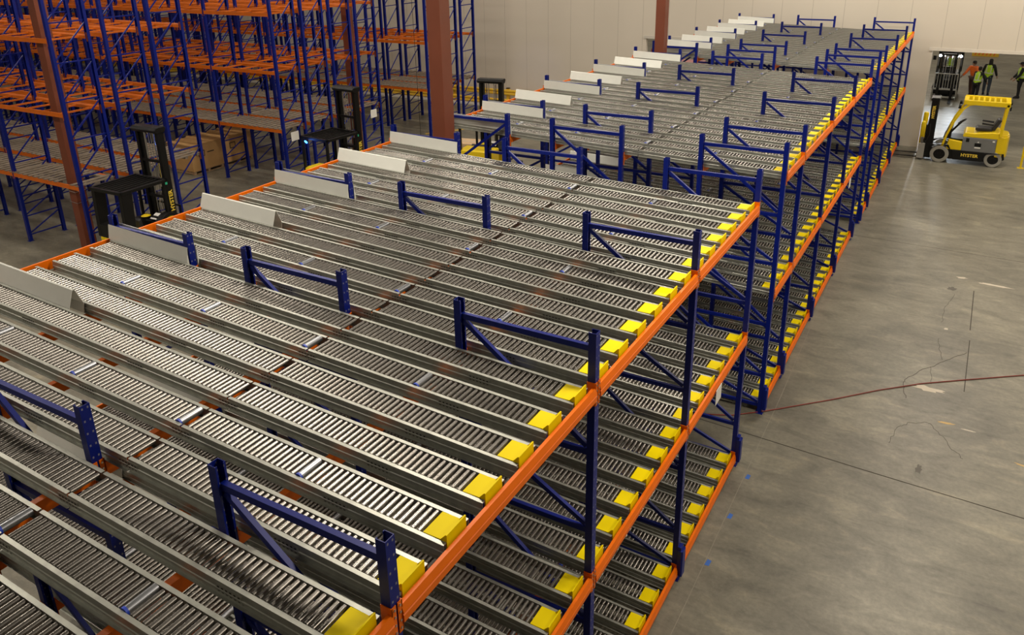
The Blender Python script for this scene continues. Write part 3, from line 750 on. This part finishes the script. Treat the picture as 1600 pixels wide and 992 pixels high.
def reach_truck(label, loc, rz, mh=3.45, lamp=False, glow=None, body_h=.92, slim=False):
    t = thing('reach_truck', label, 'reach truck', loc, rz)
    Y = M['truck_yellow']; B = M['black']; W = .6
    mb = MB(); mb.prism([(-1.0, -.5), (-.92, -W), (.25, -W), (.25, W), (-.92, W), (-1.0, .5)], 'z', .06, .36); mb.build('chassis', B, t, .02)
    mb = MB(); mb.prism([(-1.02, -.48), (-.92, -W + .01), (-.35, -W + .01), (-.35, W - .01), (-.92, W - .01), (-1.02, .48)], 'z', .36, body_h); mb.build('body_cover', Y, t, .03)
    MB().box(-.35, .4, -W + .01, W - .01, .36, .62).build('battery_cover', B, t, .02)
    mb = MB(); mb.box(.02, .42, -.42, .55, .62, 1.1); mb.box(.1, .42, -.42, -.05, 1.1, 1.2); mb.build('console', B, t, .02)
    mb = MB(); mb.prism([(-.02, .6), (-.02, 1.0)] + arc(.24, .98, .26, PI * .98, 0, 12) + [(.5, .6)], 'y', -W - .02, -W + .16); mb.build('side_cover', Y, t, .01)
    mb = MB(); mb.prism(arc(.24, .98, .35, PI, 0, 12) + arc(.24, .98, .265, 0, PI, 12), 'y', -W - .03, -W + .18); mb.build('side_arch', B, t)
    MB().tube((.14, .2, 1.1), (.14, .2, 1.16), .13, 18).build('steering_base', B, t)
    MB().loft([(.14, .2, 1.16, .12, .12), (.14, .2, 1.19, .06, .06)], 16).build('steering_disc', Y, t)
    MB().quadbox([(.06, -.3, 1.14), (.26, -.3, 1.24), (.26, -.06, 1.24), (.06, -.06, 1.14), (.06, -.3, 1.145), (.26, -.3, 1.245), (.26, -.06, 1.245), (.06, -.06, 1.145)]).build('paper_sheet', M['white'], t)
    mb = MB(); mb.prism([(-.3, .9), (-.3, 1.2), (-.22, 1.24), (-.16, .9)], 'y', -.1, .45); mb.build('back_pad', M['seat'], t, .02)
    # overhead guard: two broad rear pillars, front legs on the mast
    for s in (-1, 1):
        if slim: MB().bar((-.96, s * .53, .6), (-.96, s * .53, 2.14), .07, .07).build('rear_pillar', B, t)
        mb = MB(); mb.prism([(-1.0, .92), (-.74, .92), (-.70, 1.6), (-.66, 2.14), (-.96, 2.14)], 'y', min(s * .44, s * .58), max(s * .44, s * .58))
        if not slim: mb.build('rear_pillar', B, t, .015)
        mb = MB(); mb.bar((.28, s * .5, .4), (.3, s * .5, 2.16), .06, .06); mb.build('front_pillar', B, t)
    if not slim: MB().box(-1.0, -.74, -.44, .44, .92, 1.25).build('rear_screen', B, t)
    mb = MB(); mb.box(-1.0, -.92, -.6, .6, 2.12, 2.2).box(.28, .36, -.6, .6, 2.12, 2.2).box(-1.0, .36, -.6, -.53, 2.12, 2.2).box(-1.0, .36, .53, .6, 2.12, 2.2)
    for i in range(7): mb.box(-.92, .3, -.45 + i * .15 - .013, -.45 + i * .15 + .013, 2.13, 2.18)
    mb.build('overhead_guard', B, t, .006)
    # mast
    m = empty('mast', (.52, 0, 0), 0, t)
    for s in (-1, 1):
        mb = MB(); mb.prism([(-.09, s * .42), (.09, s * .42), (.09, s * .33), (.05, s * .33), (.05, s * .38), (-.05, s * .38), (-.05, s * .33), (-.09, s * .33)], 'z', .08, mh - .05); mb.build('outer_channel', B, m)
        MB().box(-.05, .06, s * .29 - .025, s * .29 + .025, .1, mh - .12).build('inner_channel', B, m)
        MB().tube((-.02, s * .17, .2), (-.02, s * .17, mh * .55), .035, 10).build('lift_cylinder', B, m)
        MB().tube((-.02, s * .17, mh * .55), (-.02, s * .17, mh - .15), .018, 8).build('cylinder_rod', M['chrome'], m)
    mb = MB(); mb.prism([(-.14, -.12), (.1, -.12), (.16, -.02), (.12, .03), (-.12, .03), (-.2, -.04)], 'y', -.46, .46)
    o = mb.build('crosshead', B, m, .012); o.location = (0, 0, mh)
    mb = MB(); mb.box(-.08, .08, -.4, .4, 1.6, 1.68); mb.box(-.08, -.04, -.4, .4, .5, .62); mb.box(-.08, -.03, -.4, .4, 2.55, 2.62); mb.build('mast_ties', B, m)
    mb = MB(); mb.path([(.03, -.1, .5), (.03, -.1, mh - .2), (-.05, -.1, mh - .1), (-.05, -.1, .6)], .011, 5).path([(.03, .1, .5), (.03, .1, mh - .2), (-.05, .1, mh - .1), (-.05, .1, .6)], .011, 5); mb.build('hoist_chains', M['steel'], m)
    for s in (-1, 1):
        text('mast_lettering', 'HYSTER', .16, M['text_yellow'], t, (.52, s * .424, 1.55), (PI / 2, -PI / 2, 0 if s < 0 else PI), .002, .004)
        MB().box(.42, .46, s * .424 - .003, s * .424 + .003, 1.05, 1.2).build('label', M['white'], t)
        if s < 0: MB().box(.40, .47, s * .426 - .003, s * .426 + .003, 2.0, 2.14).build('status_display', M['green'], t)
        mb = MB(); mb.box(.3, 1.75, s * .56 - .07, s * .56 + .07, .06, .22); mb.build('outrigger', B, t, .01)
        wheel(t, 1.6, s * .56, .13, .1, 'load_wheel', False)
    wheel(t, -.6, .3, .17, .12, 'drive_wheel', False); wheel(t, -.6, -.3, .17, .12, 'caster_wheel', False)
    c = empty('fork_carriage', (.72, 0, 0), 0, t)
    MB().box(0, .05, -.45, .45, .3, .38).box(0, .05, -.45, .45, .66, .74).box(0, .05, -.38, -.3, .3, .74).box(0, .05, .3, .38, .3, .74).build('carriage_bars', B, c)
    MB().box(0, .03, -.45, -.42, .7, 1.35).box(0, .03, .42, .45, .7, 1.35).box(0, .03, -.45, .45, 1.33, 1.37).box(0, .03, -.02, .02, .7, 1.35).build('load_backrest', B, c)
    for s in (-1, 1):
        MB().prism([(.05, .28), (.05, .76), (.09, .76), (.09, .32), (1.1, .30), (1.12, .28)], 'y', s * .25 - .05, s * .25 + .05).build('fork', B, c)
    if lamp:
        e = empty('safety_lamp', (-.98, .3, 2.08), 0, t)
        MB().tube((0, 0, 0), (-.05, 0, -.03), .05, 12).build('lamp_housing', B, e); MB().tube((-.05, 0, -.03), (-.06, 0, -.036), .055, 12).build('lens', M['blue_led'], e)
        l = bpy.data.lights.new('safety_lamp_light', 'POINT'); l.energy = 12; l.color = (.1, .25, 1); l.shadow_soft_size = .04
        lo = bpy.data.objects.new('safety_lamp_light', l); COL.objects.link(lo); lo.parent = e; lo.location = (-.14, 0, -.06)
    if glow:
        l = bpy.data.lights.new('safety_lamp_light', 'SPOT'); l.energy = 260; l.color = (.12, .2, 1); l.spot_size = .32; l.spot_blend = 1; l.shadow_soft_size = .05
        lo = bpy.data.objects.new('safety_lamp_light', l); COL.objects.link(lo)
        p = Vector(glow[0]); q = Vector(glow[1]); lo.location = p; lo.rotation_euler = (q - p).to_track_quat('-Z', 'Y').to_euler()
        MW = t.matrix_world.copy(); lo.parent = None
        e = empty('safety_lamp', (.62, .3, 2.35), 0, t); MB().tube((0, 0, 0), (.08, 0, 0), .05, 12).build('lamp_housing', B, e)
    return t
reach_truck('black reach truck nearest the camera, with yellow side cover, behind the lanes', (-15.6, 9.3, 0), PI / 2 + .03)
reach_truck('black reach truck with a glowing blue lamp on its roof', (-14.65, 15.62, 0), PI / 2 - .08, 3.5, True, None, 1.2, True)
reach_truck('yellow reach truck with black mast, half hidden behind the middle lanes', (-11.75, 19.7, 0), PI / 2 + .15, 3.3, False, ((-12.1, 20.6, 2.35), (-15.71, WY, 1.9)), 1.2, True)

# ------------------------------------------------------------------ things in the dock room
bn = thing('dock_barrier', 'low yellow striped barrier on the floor far beyond the doorway', 'barrier', (2.38, 57.5, 0))
MB().box(-.75, .75, -.08, .08, 0, .32).build('beam', M['rail_yellow'], bn, .01)
mb = MB()
for i in range(6): mb.prism([(-.62 + i * .21, .08), (-.54 + i * .21, .08), (-.48 + i * .21, .25), (-.56 + i * .21, .25)], 'y', -.085, -.078)
mb.build('stripe', M['hivis_orange'], bn)
def stack(loc, mats, label):
    t = thing('wrapped_load', label, 'pallet load', loc)
    MB().box(-.6, .6, -.5, .5, 0, .13).build('pallet_base', M['wood'], t)
    z = .13
    for m in mats: MB().box(-.58, .58, -.48, .48, z, z + .7).build('carton_layer', M[m], t, .02); z += .71
stack((-9.3, 33.6, 0), ('carton_pale', 'purple', 'pink'), 'pink and purple wrapped load seen through the opening behind the lanes')
stack((-7.6, 34.2, 0), ('purple', 'white'), 'lower white and purple wrapped load beyond the opening behind the lanes')

# ------------------------------------------------------------------ people
def skin(name, joints, edges, mat, parent, sub=2):
    names = list(joints); me = bpy.data.meshes.new(name)
    me.from_pydata([joints[n][0] for n in names], [(names.index(a), names.index(b)) for a, b in edges], [])
    me.materials.append(mat)
    o = link(name, me, parent)
    o.modifiers.new('skin', 'SKIN')
    sv = me.skin_vertices[0].data if me.skin_vertices else None
    if sv is None: me.skin_vertices.new(name='skin'); sv = me.skin_vertices[0].data
    for i, n in enumerate(names):
        r = joints[n][1]; sv[i].radius = r if isinstance(r, tuple) else (r, r); sv[i].use_root = (i == 0)
    s = o.modifiers.new('subsurf', 'SUBSURF'); s.levels = sub; s.render_levels = sub
    for p in me.polygons: p.use_smooth = True
    o.modifiers['skin'].use_smooth_shade = True
    return o
def person(label, loc, rz, H, top, legs, vest=None, hat=None, arms=((.0, 0), (.0, 0)), lean=0., head_turn=0., stride=.0, long_hair=False, sitting=False, gloves=False):
    """faces local -y; arms: (forward swing, outward swing) of the left and right arm"""
    t = thing('person', label, 'person', loc, rz); k = H / 1.72
    S = lambda x, y, z: Vector((x * k, y * k, z * k))
    ly = -lean
    J = {'pelvis': (S(0, 0, .95), (.13 * k, .10 * k)), 'belly': (S(0, ly * .3, 1.08), (.125 * k, .095 * k)), 'chest': (S(0, ly * .7, 1.30), (.15 * k, .105 * k)),
         'neck0': (S(0, ly, 1.45), .06 * k), 'neck': (S(0, ly - .005, 1.51), .048 * k), 'skull': (S(0, ly - .015, 1.60), (.072 * k, .088 * k)), 'crown': (S(0, ly - .01, 1.685), (.05 * k, .06 * k))}
    E = [('pelvis', 'belly'), ('belly', 'chest'), ('chest', 'neck0'), ('neck0', 'neck'), ('neck', 'skull'), ('skull', 'crown')]
    foot = {}
    arm_e, leg_e, armj, legj = [], [], [], []
    for s, nm, sw in ((1, 'l', arms[0]), (-1, 'r', arms[1])):
        st = stride * s
        if sitting: hip, knee, ank = S(s * .1, 0, .9), S(s * .14, -.42, .92), S(s * .14, -.45, .5)
        else: hip, knee, ank = S(s * .1, 0, .88), S(s * .11, -st * .5 - .02, .49), S(s * .115, -st, .09)
        J[nm + 'hip'] = (hip, .085 * k); J[nm + 'knee'] = (knee, .056 * k); J[nm + 'calf'] = (knee.lerp(ank, .35) + Vector((0, .012, 0)), .055 * k); J[nm + 'ankle'] = (ank, .036 * k)
        E += [('pelvis', nm + 'hip'), (nm + 'hip', nm + 'knee'), (nm + 'knee', nm + 'calf'), (nm + 'calf', nm + 'ankle')]
        foot[nm] = ank
        sh = S(s * .185, ly * .9, 1.40); f, o_ = sw
        up = Vector((s * math.sin(.12 + o_), -math.sin(f), -math.cos(max(abs(f), abs(o_))))).normalized()
        el = sh + up * .29 * k
        fo = Vector((s * math.sin(.05 + o_ * .6) * (1 if o_ >= 0 else 1), -math.sin(f + .45), -math.cos(f + .3))).normalized()
        wr = el + fo * .25 * k; pa = wr + fo * .06 * k
        J[nm + 'sh'] = (sh, .058 * k); J[nm + 'el'] = (el, .041 * k); J[nm + 'wr'] = (wr, .027 * k); J[nm + 'palm'] = (pa, (.038 * k, .018 * k))
        E += [('chest', nm + 'sh'), (nm + 'sh', nm + 'el'), (nm + 'el', nm + 'wr'), (nm + 'wr', nm + 'palm')]
        side = fo.cross(Vector((s, 0, 0))).normalized()
        for q, (off, ln) in enumerate(((-.027, .062), (-.009, .075), (.009, .07), (.026, .055))):
            b = pa + side * off * k + fo * .035 * k; c = b + fo * ln * .5 * k + Vector((-s * .004, 0, 0)); e = c + (fo * .8 + Vector((-s * .35, 0, 0))) * ln * .5 * k
            for z, pt, rr in (('a', b, .0085), ('b', c, .008), ('c', e, .0065)): J['%sf%d%s' % (nm, q, z)] = (pt, rr * k)
            E += [(nm + 'palm', '%sf%da' % (nm, q)), ('%sf%da' % (nm, q), '%sf%db' % (nm, q)), ('%sf%db' % (nm, q), '%sf%dc' % (nm, q))]
        tb = wr + fo * .03 * k - side * .03 * k; te = tb + (fo * .7 - side * .6) * .045 * k
        J[nm + 'ta'] = (tb, .010 * k); J[nm + 'tb'] = (te, .008 * k); E += [(nm + 'palm', nm + 'ta'), (nm + 'ta', nm + 'tb')]
        armj += [nm + x for x in ('sh', 'el', 'wr')]; arm_e += [('chest', nm + 'sh'), (nm + 'sh', nm + 'el'), (nm + 'el', nm + 'wr')]
        legj += [nm + x for x in ('hip', 'knee', 'calf', 'ankle')]; leg_e += [('pelvis', nm + 'hip'), (nm + 'hip', nm + 'knee'), (nm + 'knee', nm + 'calf'), (nm + 'calf', nm + 'ankle')]
    skin('body', J, E, M['skin'], t)
    g = lambda r, a: tuple(x + a * k for x in r) if isinstance(r, tuple) else r + a * k
    tj = {n: (J[n][0], g(J[n][1], .022)) for n in ['chest', 'belly', 'pelvis', 'neck0'] + armj}
    tj = {'chest': tj['chest'], **{n: v for n, v in tj.items() if n != 'chest'}}
    skin('jacket', tj, [('chest', 'belly'), ('belly', 'pelvis'), ('chest', 'neck0')] + arm_e, top, t)
    lj = {n: (J[n][0], g(J[n][1], .02)) for n in ['pelvis'] + legj}
    skin('trousers', lj, leg_e, legs, t)
    for nm in ('l', 'r'):
        a = foot[nm]; mb = MB(); mb.loft([(a.x, a.y - .05 * k, a.z - .09 * k, .048 * k, .135 * k), (a.x, a.y - .05 * k, a.z - .06 * k, .05 * k, .135 * k), (a.x, a.y - .03 * k, a.z - .025 * k, .046 * k, .1 * k), (a.x, a.y, a.z + .03 * k, .046 * k, .05 * k)], 16)
        mb.build('shoe', M['cloth_black'], t, 0, True)
    if vest:
        mb = MB(); mb.loft([(0, ly * .1 * k, .86 * k, .185 * k, .15 * k), (0, ly * .3 * k, 1.08 * k, .172 * k, .138 * k), (0, ly * .7 * k, 1.28 * k, .192 * k, .15 * k), (0, ly * .85 * k, 1.40 * k, .17 * k, .12 * k), (0, ly * k, 1.47 * k, .09 * k, .085 * k)], 20)
        v = mb.build('safety_vest', vest, t, 0, True)
        mb = MB(); mb.loft([(0, ly * .3 * k, 1.03 * k, .179 * k, .145 * k), (0, ly * .3 * k, 1.08 * k, .178 * k, .144 * k)], 20)
        for s in (-1, 1):
            for q in (-1, 1): mb.bar((s * .09 * k, (ly * .3 + q * .132) * k, 1.06 * k), (s * .1 * k, (ly * .8 + q * .125) * k, 1.4 * k), .035 * k, .012 * k, (0, 1, 0))
        mb.build('reflective_strip', M['refl'], v)
    hc = J['skull'][0]
    h = empty('face', hc, head_turn, t)
    mb = MB(); mb.cm = 0; mb.loft([(0, -.085 * k, -.03 * k, .016 * k, .012 * k), (0, -.088 * k, -.012 * k, .013 * k, .018 * k), (0, -.08 * k, .015 * k, .007 * k, .008 * k)], 8)
    mb.cm = 1
    for s in (-1, 1): mb.loft([(s * .03 * k, -.080 * k, .008 * k, .012 * k, .008 * k), (s * .03 * k, -.080 * k, .02 * k, .012 * k, .008 * k)], 8)
    mb.box(-.022 * k, .022 * k, -.088 * k, -.078 * k, -.052 * k, -.044 * k); mb.cm = 0
    for s in (-1, 1): mb.loft([(s * .078 * k, 0, -.025 * k, .008 * k, .014 * k), (s * .082 * k, 0, .02 * k, .01 * k, .02 * k)], 8)
    mb.build('face_features', [M['skin'], M['hair']], h)
    mb = MB()
    if hat == 'hood':
        mb.loft([(0, .02 * k, -.16 * k, .15 * k, .12 * k), (0, .02 * k, -.08 * k, .11 * k, .11 * k), (0, .015 * k, .0, .098 * k, .105 * k), (0, .012 * k, .07 * k, .09 * k, .1 * k), (0, .01 * k, .12 * k, .04 * k, .05 * k)], 18); mb.build('hood', top, h, 0, True)
    else:
        mb.loft([(0, .028 * k, -.05 * k, .078 * k, .075 * k), (0, .02 * k, .02 * k, .086 * k, .088 * k), (0, .012 * k, .07 * k, .084 * k, .095 * k), (0, .01 * k, .115 * k, .05 * k, .06 * k)], 18)
        mb.build('hair', M['hair'], h, 0, True)
        if long_hair: MB().loft([(0, .07 * k, -.3 * k, .08 * k, .03 * k), (0, .08 * k, -.15 * k, .095 * k, .045 * k), (0, .06 * k, 0, .08 * k, .05 * k)], 14).build('long_hair', M['hair'], h, 0, True)
        if hat == 'cap':
            mb = MB(); mb.loft([(0, 0, .03 * k, .092 * k, .1 * k), (0, 0, .08 * k, .09 * k, .098 * k), (0, .005 * k, .13 * k, .05 * k, .055 * k)], 18); mb.prism([(-.07 * k, -.08 * k), (.07 * k, -.08 * k), (.05 * k, -.16 * k), (-.05 * k, -.16 * k)], 'z', .035 * k, .045 * k); mb.build('cap', M['cloth_black'], h, 0, True)
    return t
person('person in an orange high visibility jacket and brown trousers, facing the driven forklift', (2.05, 42.5, 0), -.6, 1.74, M['hivis_orange'], M['brown_cloth'], None, None, ((.2, .1), (.5, .15)), .08, -.3, .12)
person('person in a yellow-green vest over black, half hidden behind the forklift roof', (2.24, 41.3, 0), 2.6, 1.62, M['cloth_black'], M['cloth_black'], M['hivis'], None, ((.3, .15), (.3, .15)), .1, 0, .06)
person('person with long dark hair, yellow-green vest and jeans, standing with back turned', (2.68, 43.2, 0), 2.9, 1.76, M['cloth_black'], M['jeans'], M['hivis'], None, ((.15, .2), (.1, .2)), .02, .3, .05, True)
person('person in dark cap and yellow-green vest standing alone at the right edge', (4.05, 42.9, 0), -1.35, 1.72, M['cloth_black'], M['cloth_black'], M['hivis'], 'cap', ((.35, .0), (.3, .0)), .04, 0, .04)
person('person in a yellow-green vest driving the forklift with bright head lamps', (.95, 42.62, .35), 0, 1.68, M['cloth_black'], M['cloth_black'], M['hivis'], None, ((.9, 0), (.9, 0)), .02, 0, 0, False, True)
